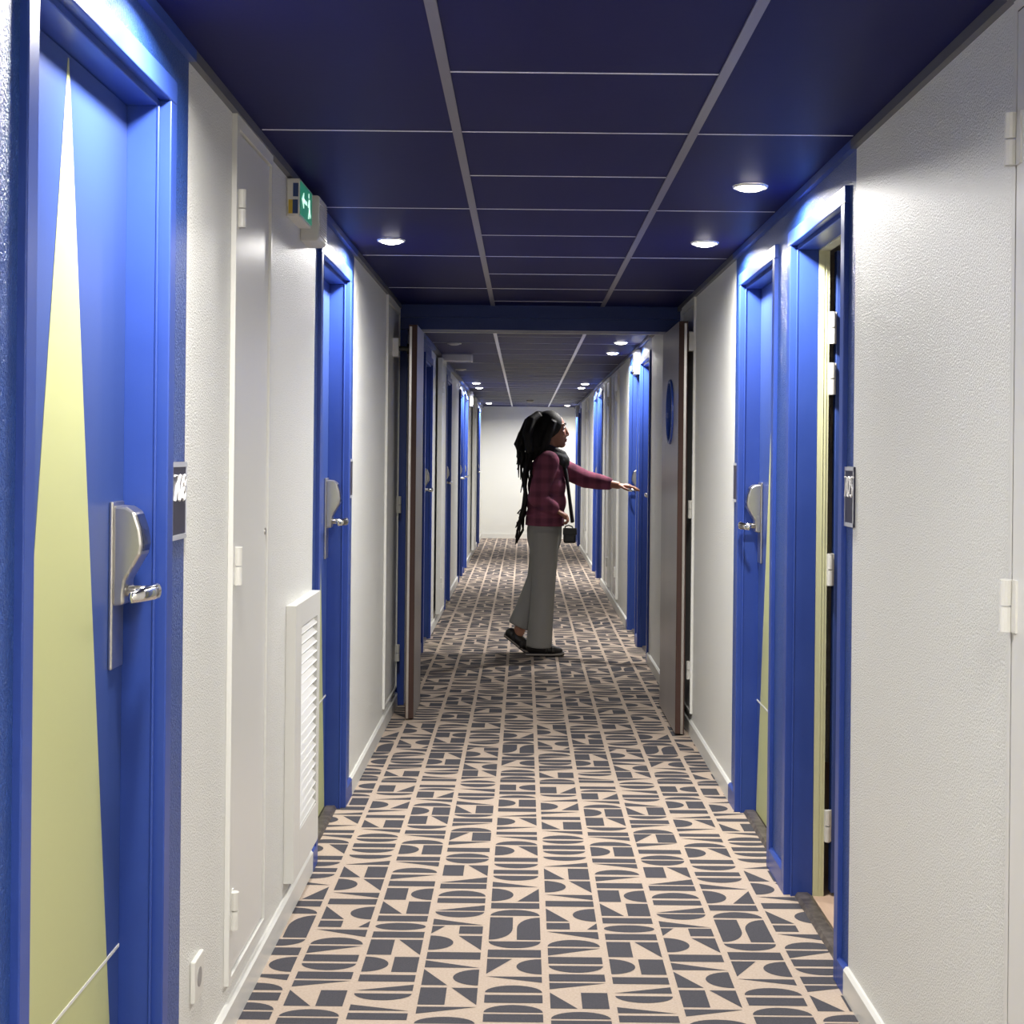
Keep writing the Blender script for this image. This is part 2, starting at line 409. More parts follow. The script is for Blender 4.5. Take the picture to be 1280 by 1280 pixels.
def make_door(side, y0, y1, latch_far=True, opened=False, lock=True, label=''):
    X, s = fx(side)
    if side == 'L' and y0 > 8.9: X -= -.0  # same plane, the wall skin is thin there
    DN[0] += 1
    d = empty('door_%d' % DN[0], (X, (y0 + y1) / 2, 0))
    o = -s; cw = .046; pr = .013
    xf = X + o*pr
    if side == 'L' and y0 > 8.9: xf = X + o*.004
    mb = MB()
    # casing boards and outer reveal
    for (a, b) in ((y0 - cw, y0), (y1, y1 + cw)): mb.box(xf, X + s*.011, a, b, 0, OPH, 'blue')
    mb.box(xf, X + s*.011, y0 - cw, y1 + cw, OPH, OPH + cw, 'blue')
    # inner rebate, slightly narrower
    i = .014; xr = X + s*.076
    for (a, b) in ((y0 - .010, y0 + i), (y1 - i, y1 + .010)): mb.box(X + s*.010, xr, a, b, 0, OPH, 'blue')
    mb.box(X + s*.010, xr, y0 + i, y1 - i, OPH - i, OPH + .010, 'blue')
    # thin bead on the step
    for yb in (y0 + i, y1 - i): mb.box(X + s*.006, X + s*.012, yb - .003, yb + .003, 0, OPH - i, 'blue')
    mb.build('door_frame', d, bevel=.0025)
    if opened:
        mb = MB()
        for (a, b) in ((y0, y0 + i + .004), (y1 - i - .004, y1)): mb.box(xr, X + s*WT, a, b, 0, OPH, 'green_paint')
        mb.box(xr, X + s*WT, y0 + i, y1 - i, OPH - i - .004, OPH, 'green_paint')
        for dz in (.45, .72): mb.box(xr + s*(WT-.076)*dz, xr + s*((WT-.076)*dz + .0015), y1 - i - .006, y1 - i, 0, OPH - i, 'green_paint')
        r = mb.build('inner_frame', d); r['label'] = 'pale green inner frame'
    # threshold bar
    mb = MB()
    mb.prism([(X + s*.020, 0.0007), (X + s*.028, .013), (X + s*.060, .013), (X + s*.074, .003), (X + s*.074, 0.0007)], 'threshold', 'y', y0 + .001, y1 - .001)
    mb.build('threshold', d)
    ya, yb = y0 + i + .002, y1 - i - .002
    if not opened:
        xl = X + s*.068                        # corridor face of the leaf
        mb = MB(); zt = OPH - i - .002; zb = .012
        t = .042
        mb.box(xl, xl + s*t, ya, yb, zb, zt, 'blue_leaf')
        leaf = mb.build('door_leaf', d)
        yc = (y0 + y1) / 2
        mb = MB()
        mb.prism([(y0 + .028, zb), (y1 - .022, zb), (yc + .006, 2.028), (yc + .002, 2.028)], 'green', 'x', xl - s*.0008, xl + s*.001)
        tri = mb.build('triangle_panel', leaf); tri['label'] = 'tall pale green triangle'
        mb = MB(); mb.box(xl - s*.0016, xl + s*.001, ya, yb, .437, .443, 'white_paint'); mb.build('kick_line', leaf)
        if lock:
            yk = (y1 - .075) if latch_far else (y0 + .085)
            make_lock(d, side, yk, xl, -1 if latch_far else 1)
    else:
        # leaf swung 90 degrees into the room on hinges at the far jamb
        xh = X + s*(WT + .022)
        mb = MB(); mb.box(xh, xh + s*.74, y1 - i - .004, y1 - i + .036, .012, OPH - i - .002, 'blue_leaf')
        leaf = mb.build('door_leaf', d, bevel=.002)
        mb = MB()
        mb.prism([(xh + s*.02, .013), (xh + s*.73, .013), (xh + s*.374, 2.02), (xh + s*.370, 2.02)], 'green', 'y', y1 - i - .0048, y1 - i - .003)
        mb.build('triangle_panel', leaf)['label'] = 'tall pale green triangle'
        for z in (1.79, 1.63, 1.03, .225):
            mb = MB()
            mb.tube([(X + s*(WT + .009), y1 - i - .012, z - .05), (X + s*(WT + .009), y1 - i - .012, z - .002)], .009, 'white_plastic', 12)
            mb.tube([(X + s*(WT + .009), y1 - i - .012, z + .002), (X + s*(WT + .009), y1 - i - .012, z + .05)], .0085, 'white_plastic', 12)
            mb.box(X + s*(WT - .001), X + s*(WT + .022), y1 - i - .006, y1 - i - .0035, z - .05, z + .05, 'white_plastic')
            mb.build('hinge', d, smooth=False)['label'] = 'white hinge'
    struct(d, label, 'door')
    return d
LAB = {('L', 0): 'closed blue bedroom door nearest on the left with large pale green triangle and steel lock',
       ('L', 1): 'closed blue bedroom door on the left beyond the white louvred panel',
       ('R', 0): 'blue bedroom door on the right standing open, pale green inner frame showing',
       ('R', 1): 'closed blue bedroom door on the right beside the open one',
       ('L', 2): 'blue bedroom door on the left just past the brown-edged fire door',
       ('L', 3): 'second blue bedroom door on the left beyond the fire doors',
       ('L', 4): 'third blue bedroom door on the left beyond the fire doors, first of a close pair',
       ('L', 5): 'fourth blue bedroom door on the left beyond the fire doors, farther of a close pair',
       ('L', 6): 'farthest blue bedroom door on the left beside the end wall',
       ('R', 2): 'blue bedroom door on the right that the woman reaches towards',
       ('R', 3): 'blue bedroom door on the right under the white wall box, past the one being reached for',
       ('R', 4): 'third blue bedroom door on the right beyond the fire doors, after the white closets',
       ('R', 5): 'fourth blue bedroom door on the right beyond the fire doors, farther of a close pair',
       ('R', 6): 'second farthest blue bedroom door on the right near the end wall',
       ('R', 7): 'farthest blue bedroom door on the right beside the end wall'}
cnt = {'L': 0, 'R': 0}
for sd, a, b in DOORS:
    k = cnt[sd]; cnt[sd] += 1
    make_door(sd, a, b, latch_far=not (sd == 'R' and k in (2, 4, 6)), opened=(sd == 'R' and k == 0), label=LAB[(sd, k)])

# the bedroom glimpsed behind the open door
def bedroom():
    x0, x1, y0, y1 = XR + WT, 2.35, 3.3, 6.9
    mb = MB(); mb.box(XR + .076, x1, y0, y1, -.05, .002, 'wood_floor'); struct(mb.build('floor_bedroom'))
    mb = MB(); mb.box(x0, x1, y0, y1, 2.2, 2.25, 'white_wall'); struct(mb.build('ceiling_bedroom'))
    mb = MB(); mb.box(x1, x1 + .05, y0, y1, 0, 2.2, 'white_wall'); struct(mb.build('wall_bedroom_outer'))
    mb = MB(); mb.box(x0, x1, y1, y1 + .05, 0, 2.2, 'white_wall'); struct(mb.build('wall_bedroom_far'))
    mb = MB(); mb.box(x0, x1, y0 - .05, y0, 0, 2.2, 'white_wall'); struct(mb.build('wall_bedroom_near'))
bedroom()

# ------------------------------------------------------------------ service closets (white doors on the walls)
def closet(side, y0, y1, z0, z1, hinge_near, hz, label, frame=.03, lockz=None, pr=.006, fp=.006):
    X, s = fx(side); o = -s; DN[0] += 1
    d = empty('door_%d' % DN[0], (X, (y0 + y1) / 2, 0))
    mb = MB()
    f = frame
    mb.box(X, X + o*(pr + fp), y0 - f, y0, z0 - f*.4, z1 + f*1.2, 'white_paint')
    mb.box(X, X + o*(pr + fp), y1, y1 + f*.6, z0 - f*.4, z1 + f*1.2, 'white_paint')
    mb.box(X, X + o*(pr + fp), y0, y1, z1, z1 + f*1.2, 'white_paint')
    mb.box(X, X + o*(pr + fp), y0, y1, z0 - f*.4, z0, 'white_paint')
    mb.box(X, X + o*.001, y0, y1, z0, z1, 'grey_gap')
    mb.build('door_frame', d, bevel=.002)
    mb = MB(); mb.box(X + o*.001, X + o*pr, y0 + .006, y1 - .006, z0 + .006, z1 - .004, 'white_door')
    leaf = mb.build('door_leaf', d, bevel=.0015)
    yh = y0 + .006 if hinge_near else y1 - .006
    for z in hz:
        mb = MB()
        mb.tube([(X + o*(pr + .011), yh, z - .045), (X + o*(pr + .011), yh, z - .002)], .0105, 'white_plastic', 12)
        mb.tube([(X + o*(pr + .011), yh, z + .002), (X + o*(pr + .012), yh - .004, z + .045)], .0105, 'white_plastic', 12)
        mb.box(X + o*pr, X + o*(pr + .004), yh, yh + (.03 if hinge_near else -.03), z - .045, z + .045, 'white_plastic')
        mb.build('hinge', d)
    if lockz:
        yl = y1 - .02 if hinge_near else y0 + .02
        mb = MB(); mb.tube([(X + o*(pr - .001), yl, lockz), (X + o*(pr + .003), yl, lockz)], .009, 'steel', 14); mb.build('keyhole', d)
    struct(d, label, 'door'); return d
closet('L', 3.60, 4.06, .135, 2.145, True, (1.957, 1.109, .292), 'flush white service closet door on the left between the bedroom door and louvred panel', lockz=1.17)
closet('R', 1.95, 2.625, .10, 2.155, False, (1.931, 1.128, .30), 'white service closet door cut by the right edge of the photo', pr=.003, fp=0)
closet('L', 7.60, 8.27, .12, 2.14, False, (1.105, .30), 'white service closet door in the shade behind the left fire door')
closet('R', 7.56, 8.10, .12, 2.14, True, (1.12, .32), 'white service closet door in the shade behind the right fire door')
closet('R', 13.55, 14.10, .12, 2.12, True, (1.92, .35), 'nearer of two white closet doors far down the right wall', pr=.016)
closet('R', 14.85, 15.45, .12, 2.12, True, (1.92, .35), 'farther of two white closet doors far down the right wall', pr=.016)
closet('R', 20.0, 20.6, .12, 2.12, True, (1.92, .35), 'white closet door between the last two pairs of blue doors on the right', pr=.016)
closet('L', 12.15, 12.75, .12, 2.12, True, (1.92, .35), 'white closet door far down the left wall before the second blue door', pr=.03)
closet('L', 20.4, 21.0, .12, 2.12, True, (1.92, .35), 'farthest white closet door on the left wall', pr=.03)

# ------------------------------------------------------------------ louvred ventilation panel
def vent():
    X = XL; y0, y1, z0, z1 = 4.455, 4.985, .115, .930; p = .030
    v = empty('vent_panel', (X, (y0 + y1)/2, z0))
    mb = MB(); a, b, c, e = y0 + .12, y1 - .055, z0 + .13, z1 - .075
    mb.box(X, X + p, y0, a, z0, z1, 'white_paint'); mb.box(X, X + p, b, y1, z0, z1, 'white_paint')
    mb.box(X, X + p, a, b, z0, c, 'white_paint'); mb.box(X, X + p, a, b, e, z1, 'white_paint')
    mb.box(X + .0005, X + .003, a, b, c, e, 'white_paint')
    mb.build('panel_frame', v, bevel=.003)
    mb = MB(); n = 20
    for k in range(n):
        z = c + (e - c)*(k + .5)/n
        mb.prism([(X + .004, z + .012), (X + .006, z + .014), (X + .029, z - .008), (X + .027, z - .011)], 'white_paint', 'y', a, b)
    mb.build('louvre_slats', v)
    tag(v, 'white louvred ventilation panel low on the left wall before the second blue door', 'vent')
vent()

# ------------------------------------------------------------------ exit sign, emergency light, wall boxes
def exit_sign():
    X = XL; y0, y1, z0, z1 = 4.385, 4.625, 2.062, 2.172; p = .038
    o = empty('exit_sign', (X, (y0 + y1)/2, z0))
    mb = MB(); mb.box(X, X + p, y0, y1, z0, z1, 'white_plastic'); mb.build('housing', o, bevel=.003)
    mb = MB(); mb.box(X + p, X + p + .003, y0 + .008, y1 - .006, z0 + .008, z1 - .008, 'exit_green')
    g = mb.build('lit_panel', o); g['label'] = 'glowing green face'
    x = X + p + .003; q = x + .0015
    mb = MB()                                    # running figure and arrow, pale on green
    yc = 4.56
    mb.ell((x, yc - .010, 2.148), (.0012, .008, .008), 'exit_white', 12, 8)
    mb.prism([(yc - .012, 2.137), (yc + .004, 2.137), (yc + .010, 2.108), (yc - .006, 2.104)], 'exit_white', 'x', x, q)
    mb.prism([(yc - .006, 2.106), (yc + .010, 2.108), (yc - .014, 2.078), (yc - .022, 2.081)], 'exit_white', 'x', x, q)
    mb.prism([(yc + .000, 2.108), (yc + .010, 2.106), (yc + .026, 2.092), (yc + .020, 2.085)], 'exit_white', 'x', x, q)
    mb.prism([(yc - .012, 2.135), (yc - .030, 2.116), (yc - .025, 2.111), (yc - .008, 2.126)], 'exit_white', 'x', x, q)
    mb.box(x, q, 4.440, 4.505, 2.112, 2.122, 'exit_white')
    mb.prism([(4.445, 2.094), (4.445, 2.140), (4.410, 2.117)], 'exit_white', 'x', x, q)
    mb.build('running_figure', g)
    mb = MB(); mb.box(X + .019, X + .034, y0 - .001, y0, 2.119, 2.158, 'blue_label'); mb.build('blue_sticker', o)['label'] = 'dark blue sticker'
    mb = MB(); mb.box(X + .006, X + .018, y0 - .001, y0, 2.070, 2.110, 'yellow_label'); mb.box(X + .018, X + .033, y0 - .001, y0, 2.070, 2.110, 'blue_label'); mb.build('yellow_sticker', o)['label'] = 'yellow and blue sticker'
    tag(o, 'lit green exit sign with running figure high on the left wall', 'exit sign')
exit_sign()
def sounder():
    X = XL; y0, y1, z0, z1 = 4.66, 4.83, 2.030, 2.170; p = .058
    o = empty('alarm_sounder', (X, (y0 + y1)/2, z0))
    mb = MB(); mb.prism([(X, z0), (X + p - .008, z0), (X + p, z0 + .01), (X + p, z1 - .004), (X + p - .006, z1), (X, z1)], 'white_plastic', 'y', y0, y1)
    mb.build('housing', o, bevel=.003)
    mb = MB()
    for k in range(14):
        z = z0 + .018 + k*.0078
        mb.box(X + p - .001, X + p + .0035, y0 + .012, y1 - .012, z, z + .0032, 'lamp_off')
    mb.build('grille', o)
    tag(o, 'white ribbed alarm sounder box mounted beside the green exit sign', 'alarm')
sounder()
def wall_box(X, s, y0, y1, z0, z1, p, label):
    o = empty('emergency_light', (X, (y0 + y1)/2, z0))
    mb = MB(); mb.box(X, X - s*p, y0, y1, z0, z1, 'white_plastic'); mb.build('housing', o, bevel=.004)
    mb = MB(); mb.box(X - s*p, X - s*(p + .006), y0 + .02, y1 - .02, z0 + .02, z1 - .02, 'white_paint'); mb.build('diffuser', o, bevel=.002)
    tag(o, label, 'emergency light', 'emergency lights over the far doors')
wall_box(XR, 1, 11.10, 11.32, 1.985, 2.165, .042, 'white emergency light box on the right wall just past the fire doors')
wall_box(XR, 1, 23.47, 23.68, 1.985, 2.165, .05, 'tiny white emergency light box on the right wall near the far end')
wall_box(XL + .017, -1, 18.74, 18.95, 1.985, 2.165, .036, 'white emergency light box high on the left wall far down the corridor')
def ceiling_box():
    x0, x1, y0, y1 = -.675, -.44, 12.35, 12.48
    o = empty('exit_sign', ((x0 + x1)/2, (y0 + y1)/2, ZC - .06))
    mb = MB(); mb.box(x0, x1, y0, y1, ZC - .055, ZC - .0005, 'white_plastic'); mb.build('housing', o, bevel=.003)
    mb = MB(); mb.box(x1, x1 + .012, y0, y1, ZC - .058, ZC - .001, 'sign_white'); mb.build('end_cap', o)['label'] = 'bright white end cap'
    tag(o, 'slim pale box fixed to the ceiling on the left past the fire doors', 'ceiling light')
ceiling_box()
def detector():
    mb = MB()
    mb.tube([(.08, 22.3, ZC - .0005), (.08, 22.3, ZC - .02), (.08, 22.3, ZC - .035)], [.05, .05, .032], 'lamp_off', 20)
    tag(mb.build('smoke_detector', smooth=False), 'round smoke detector on the ceiling near the far end wall', 'smoke detector')
detector()
def outlet():
    X = XL
    o = empty('power_outlet', (X, 3.25, .2))
    mb = MB(); mb.box(X, X + .011, 3.205, 3.295, .212, .302, 'white_plastic'); mb.build('cover_plate', o, bevel=.003)
    mb = MB(); mb.tube([(X + .0105, 3.25, .257), (X + .0118, 3.25, .257)], .021, 'socket', 18); mb.build('socket_hole', o)
    tag(o, 'white power outlet low on the left wall near the closet door', 'outlet')
outlet()

# ------------------------------------------------------------------ room number plates
def seg_digit(mb, ch, x, q, yc, z0, h, w, dirn):
    """slanted brush-like digit; dirn = +1 when reading direction runs towards +y"""
    P = {'7': [[(0, 1), (1, 1), (.35, 0)]],
         '0': [[(.5, 1), (.12, .8), (0, .4), (.2, .04), (.5, 0), (.85, .2), (1, .6), (.85, .94), (.5, 1)]],
         '8': [[(.5, .54), (.15, .72), (.25, .96), (.6, 1), (.92, .84), (.8, .62), (.5, .54), (.12, .34), (.08, .1), (.4, 0), (.8, .06), (.92, .3), (.5, .54)]],
         '5': [[(1, 1), (.3, 1), (.15, .56), (.55, .62), (.9, .42), (.8, .1), (.4, 0), (.05, .08)]]}[ch]
    for line in P:
        pts = []
        for (a, b) in line:
            pts.append((x, yc + dirn*((a - .5)*w + (b - .5)*w*.25), z0 + b*h))
        mb.tube(pts, w*.10, 'sign_white', 6)
def plate(side, y0, y1, text, dirn, label):
    X, s = fx(side); o = -s
    z0, z1 = 1.203, 1.358
    r = empty('room_number_sign', (X, (y0 + y1)/2, z0))
    mb = MB(); mb.box(X, X + o*.005, y0, y1, z0, z1, 'navy_plate'); mb.build('plate', r, bevel=.001)
    mb = MB()
    mb.box(X + o*.005, X + o*.0065, y0, y1, z1 - .010, z1, 'sign_silver'); mb.box(X + o*.005, X + o*.0065, y0, y1, z0, z0 + .010, 'sign_silver')
    for a in (y0, y1 - .004): mb.box(X + o*.005, X + o*.0062, a, a + .004, z0, z1, 'sign_silver')
    mb.build('border', r)['label'] = 'silver border'
    if text:
        mb = MB(); w = .027; step = .036
        yc = (y0 + y1)/2
        for k, ch in enumerate(text):
            seg_digit(mb, ch, X + o*.0062, X + o*.008, yc + dirn*(k - 1)*step, 1.281, .050, w, dirn)
        n = mb.build('room_number', r); n['label'] = 'white hand-drawn digits'
    tag(r, label, 'sign', 'room number plates')
plate('L', 2.975, 3.100, '708', 1, 'navy room number plate beside the nearest blue door on the left')
plate('R', 3.878, 3.998 - .015, '705', -1, 'navy room number plate beside the open blue door on the right')
plate('L', 5.99, 6.11, None, 1, 'room number plate past the second blue door on the left, seen almost edge-on')
plate('R', 5.985, 6.105, None, 1, 'room number plate past the closed blue door on the right, seen almost edge-on')

# ------------------------------------------------------------------ fire doors and their header
def fire_doors():
    mb = MB(); mb.box(XL - .02, XR + .02, 8.32, 8.50, 2.065, ZC, 'header_blue')
    mb.box(XL - .02, XR + .02, 8.305, 8.32, 2.130, ZC, 'header_blue')
    mb.box(XL - .02, XR + .02, 8.50, 8.515, 2.062, 2.07, 'white_paint')
    struct(mb.build('trim_3'), 'blue painted header beam over the fire doors', 'beam')
    DN[0] += 1
    mb = MB()
    mb.box(XL, XL + .085, 8.43, 8.52, 0, 2.066, 'white_paint'); mb.box(XL, XL + .045, 8.36, 8.43, 0, 2.066, 'blue')
    struct(mb.build('trim_4', bevel=.003), 'left post of the fire door frame', 'door frame')
    mb = MB()
    mb.box(XR, XR - .045, 8.43, 8.52, 0, 2.066, 'blue')
    struct(mb.build('trim_5', bevel=.003), 'right post of the fire door frame', 'door frame')
    def leaf(x0, x1, y0, y1, face, label, window):
        """leaf stands along the wall: thickness x0..x1, near edge y0, face is the corridor side (+1 or -1)"""
        DN[0] += 1
        d = empty('door_%d' % DN[0], ((x0 + x1)/2, y1, 0))
        zb, zt = .010, 2.052; e = .012
        xc = x1 if face > 0 else x0           # corridor face
        mb = MB()
        if window:
            yc, zc, ra, n = (y0 + y1)/2 - .03, 1.615, .155, 32
            # face sheet with a round hole: fans to the border
            for xx, mm in ((x0, 'silver'), (x1, 'silver')):
                ring = [(xx, yc + ra*math.cos(2*PI*k/n), zc + ra*math.sin(2*PI*k/n)) for k in range(n)]
                def edge(k):
                    a = 2*PI*k/n; c, s_ = math.cos(a), math.sin(a)
                    ty = ((y1 - yc) if c > 0 else (y0 + e - yc))/c if abs(c) > 1e-6 else 1e9
                    tz = ((zt - zc) if s_ > 0 else (zb - zc))/s_ if abs(s_) > 1e-6 else 1e9
                    t = min(ty, tz); return (xx, yc + c*t, zc + s_*t)
                for k in range(n):
                    a, b = edge(k), edge((k + 1) % n)
                    pts = [ring[k], ring[(k + 1) % n], b]
                    if abs(a[1] - b[1]) > 1e-6 and abs(a[2] - b[2]) > 1e-6:     # corner between
                        pts.append((xx, y1 if (a[1] + b[1])/2 > yc else y0 + e, zt if (a[2] + b[2])/2 > zc else zb))
                    pts.append(a); mb.face(pts, mm)
            for k in range(n):
                a = 2*PI*k/n; b = 2*PI*(k + 1)/n
                mb.face([(x0, yc + ra*math.cos(a), zc + ra*math.sin(a)), (x0, yc + ra*math.cos(b), zc + ra*math.sin(b)), (x1, yc + ra*math.cos(b), zc + ra*math.sin(b)), (x1, yc + ra*math.cos(a), zc + ra*math.sin(a))], 'silver')
            mb.face([(x0, y1, zb), (x1, y1, zb), (x1, y1, zt), (x0, y1, zt)], 'silver')
            mb.face([(x0, y0 + e, zt), (x1, y0 + e, zt), (x1, y1, zt), (x0, y1, zt)], 'brown')
            mb.face([(x0, y0 + e, zb), (x1, y0 + e, zb), (x1, y1, zb), (x0, y1, zb)], 'brown')
        else:
            mb.box(x0, x1, y0 + e, y1, zb, zt, 'silver')
        lf = mb.build('door_leaf', d)
        mb = MB(); w = (x1 - x0)
        mb.box(x0, x1, y0, y0 + e, zb, zt, 'brown')
        b = mb.build('edge_strip', d, bevel=.002); b['label'] = 'brown wooden edge'
        mb = MB()
        xm = x0 + w*(.25 if face > 0 else .72)
        mb.box(xm - .006, xm + .006, y0 - .003, y0 + .001, zb, zt - .01, 'steel')
        mb.build('seal_strip', d)
        if window:
            mb = MB()
            mb.tube([((x0+x1)/2 - .003, yc, zc), ((x0+x1)/2 + .003, yc, zc)], ra - .001, 'dark_glass', 32); mb.build('window_pane', d)
            mb = MB(); nn = 32
            for xx, sg in ((x0, -1), (x1, 1)):
                for k in range(nn):
                    a = 2*PI*k/nn; b2 = 2*PI*(k+1)/nn
                    q = lambda r, t, dx: (xx + sg*dx, yc + r*math.cos(t), zc + r*math.sin(t))
                    mb.face([q(ra-.004,a,.010), q(ra-.004,b2,.010), q(ra+.012,b2,.010), q(ra+.012,a,.010)], 'blue_wall')
                    mb.face([q(ra+.012,a,.010), q(ra+.012,b2,.010), q(ra+.015,b2,0), q(ra+.015,a,0)], 'blue')
                    mb.face([q(ra-.004,a,.010), q(ra-.004,b2,.010), q(ra-.004,b2,-.018), q(ra-.004,a,-.018)], 'blue')
            mb.build('window_ring', d, smooth=False)['label'] = 'blue porthole ring'
        struct(d, label, 'door')
    leaf(-.604, -.560, 7.88, 8.40, 1, 'grey fire door leaf held open along the left wall, brown edge towards us', False)
    leaf(.762, .806, 7.52, 8.40, -1, 'grey fire door leaf with round blue window held open along the right wall', True)
    # magnetic holders
    def holder(X, s, y, z, reach, label):
        o = empty('door_magnet', (X, y, z))
        mb = MB(); mb.box(X, X - s*.036, y - .045, y + .045, z - .048, z + .048, 'white_plastic'); mb.build('magnet_box', o, bevel=.004)
        mb = MB(); mb.tube([(X - s*.035, y, z - .005), (X - s*(reach - .012), y, z - .005)], .012, 'black', 12)
        mb.tube([(X - s*(reach - .012), y, z - .005), (X - s*reach, y, z - .005)], .026, 'black', 16); mb.build('armature', o)
        tag(o, label, 'door holder', 'magnetic fire door holders')
    holder(XL, -1, 7.93, 1.935, .089, 'cream magnetic holder box behind the left fire door')
    holder(XR, 1, 7.58, 1.955, .0405, 'cream magnetic holder box behind the right fire door')
fire_doors()

# ------------------------------------------------------------------ downlights
def downlight(x, y, on, label, power=26, group='recessed ceiling downlights'):
    o = empty('downlight', (x, y, ZC - .004))
    mb = MB(); n = 28; z = ZC - .0005
    ro, ri = .054, .043
    for k in range(n):
        a, b = 2*PI*k/n, 2*PI*(k + 1)/n
        q = lambda r, t, dz: (x + r*math.cos(t), y + r*math.sin(t), z - dz)
        mb.face([q(ro,a,0), q(ro,b,0), q(ro-.003,b,.006), q(ro-.003,a,.006)], 'white_plastic')
        mb.face([q(ro-.003,a,.006), q(ro-.003,b,.006), q(ri,b,.004), q(ri,a,.004)], 'white_plastic')
        mb.face([q(ri,a,.004), q(ri,b,.004), q(ri,b,0), q(ri,a,0)], 'white_plastic')
    mb.build('trim_ring', o)
    mb = MB(); mb.tube([(x, y, z), (x, y, z - .005), (x, y, z - .011), (x, y, z - .015)], [ri, ri, ri*.8, ri*.45], 'lamp' if on else 'lamp_off', 28)
    mb.build('lens', o)['label'] = 'glowing white lens' if on else 'unlit lens'
    tag(o, label, 'ceiling light', group)
    if on:
        L = bpy.data.lights.new('downlight_glow', 'AREA'); L.shape = 'DISK'; L.size = .09
        L.energy = power; L.color = (1, .968, .925); L.spread = math.radians(167)
        lo = bpy.data.objects.new('downlight_glow', L); COL.objects.link(lo)
        lo.parent = o; lo.location = (0, 0, -.018)
PW = 27
for x, y, on, lab in [
    (-.515, 2.62, 1, 'lit downlight above the nearest left door, at the top edge of the photo'),
    (-.517, 5.82, 1, 'lit round downlight on the left before the fire doors, above the second blue door'),
    (.675, 4.59, 1, 'lit round downlight nearest on the right, over the open door'),
    (.681, 5.80, 1, 'lit round downlight on the right over the closed blue door beside the open one'),
    (-.52, 11.15, 0, 'unlit round downlight on the left just past the fire doors'),
    (-.61, 14.5, 0, 'unlit round downlight on the left farther past the fire doors'),
    (-.548, 17.18, 1, 'first lit downlight on the left beyond the fire doors'),
    (-.548, 18.34, 1, 'second lit downlight on the left beyond the fire doors'),
    (-.556, 23.72, 1, 'farthest lit downlight on the left beside the end wall'),
    (.685, 10.88, 1, 'first lit downlight on the right beyond the fire doors'),
    (.69, 11.98, 1, 'second lit downlight on the right beyond the fire doors'),
    (.676, 17.08, 1, 'third lit downlight on the right beyond the fire doors'),
    (.674, 18.12, 1, 'fourth lit downlight on the right beyond the fire doors'),
    (.686, 24.36, 1, 'farthest lit downlight on the right beside the end wall')]:
    downlight(x, y, on, lab, PW if y < 9 else (36 if y > 23 else 27))
for x, y in ((.68, 1.2), (-.515, -.5), (.68, -.4), (.68, -2.2), (-.515, -2.8)):
    downlight(x, y, 1, 'lit round downlight behind the camera', PW)

# ------------------------------------------------------------------ the person
YP = 10.55
person = empty('person', (.12, YP, 0))
def remesh(name, mb, parent, vox, sm=2, shade=True):
    o = mb.build(name, parent)
    mats = list(o.data.materials)
    r = o.modifiers.new('r', 'REMESH'); r.mode = 'VOXEL'; r.voxel_size = vox; r.use_smooth_shade = True
    if sm:
        q = o.modifiers.new('s', 'SMOOTH'); q.iterations = sm; q.factor = .5
    dg = bpy.context.evaluated_depsgraph_get(); dg.update()
    me = bpy.data.meshes.new_from_object(o.evaluated_get(dg)); me.name = name
    o.modifiers.clear(); o.data = me
    me.materials.clear()
    for m in mats: me.materials.append(m)
    for p in me.polygons: p.use_smooth = True; p.material_index = 0
    return o
def cap(mb, pts, rads, m, sq=None):
    mb.tube(pts, rads, m, 16, sq)
    for p, r in zip(pts, rads):
        mb.ell(p, (r, r, r) if not sq else (r*sq[1], r*sq[0], min(r*sq[0], r*sq[1])), m, 14, 10)
NS, FS = YP - .155, YP + .155      # near (right) and far (left) shoulder depth
def hand(mb, wrist, fwd, up, side, fingers, thumb):
    """palm plus five separate jointed fingers; fwd along the hand, up = back of hand, side = towards the thumb"""
    w = Vector(wrist); f = Vector(fwd).normalized(); u = Vector(up).normalized(); s_ = Vector(side).normalized()
    k0 = w + f*.085
    mb.tube([w - f*.01, w + f*.02, w + f*.055, k0], [.021, .027, .034, .035], 'skin', 14, sq=(1.0, .48) if abs(s_.y) > .5 else (.48, 1.0))
    for n, (off, ln, r) in enumerate(((.028, .068, .0085), (.010, .076, .009), (-.009, .071, .0085), (-.026, .056, .0075))):
        a = fingers[n]
        base = w + f*.07 + s_*off*.85
        p = [base, k0 + s_*off]; ang = 0
        for j, fr in enumerate((.45, .32, .23)):
            ang += a*(.7 if j == 0 else 1.0)
            p.append(p[-1] + (f*math.cos(ang) - u*math.sin(ang))*ln*fr)
        cap(mb, p, [r*1.05, r*1.05, r, r*.92, r*.8], 'skin')
    b = w + f*.022 + s_*.022
    p = [b, b + (f*.55 + s_*.75 - u*.15).normalized()*.038]
    p.append(p[-1] + (f*.85 + s_*.35 - u*thumb).normalized()*.030)
    p.append(p[-1] + (f*.95 - u*thumb).normalized()*.024)
    cap(mb, p, [.012, .0105, .0095, .008], 'skin')
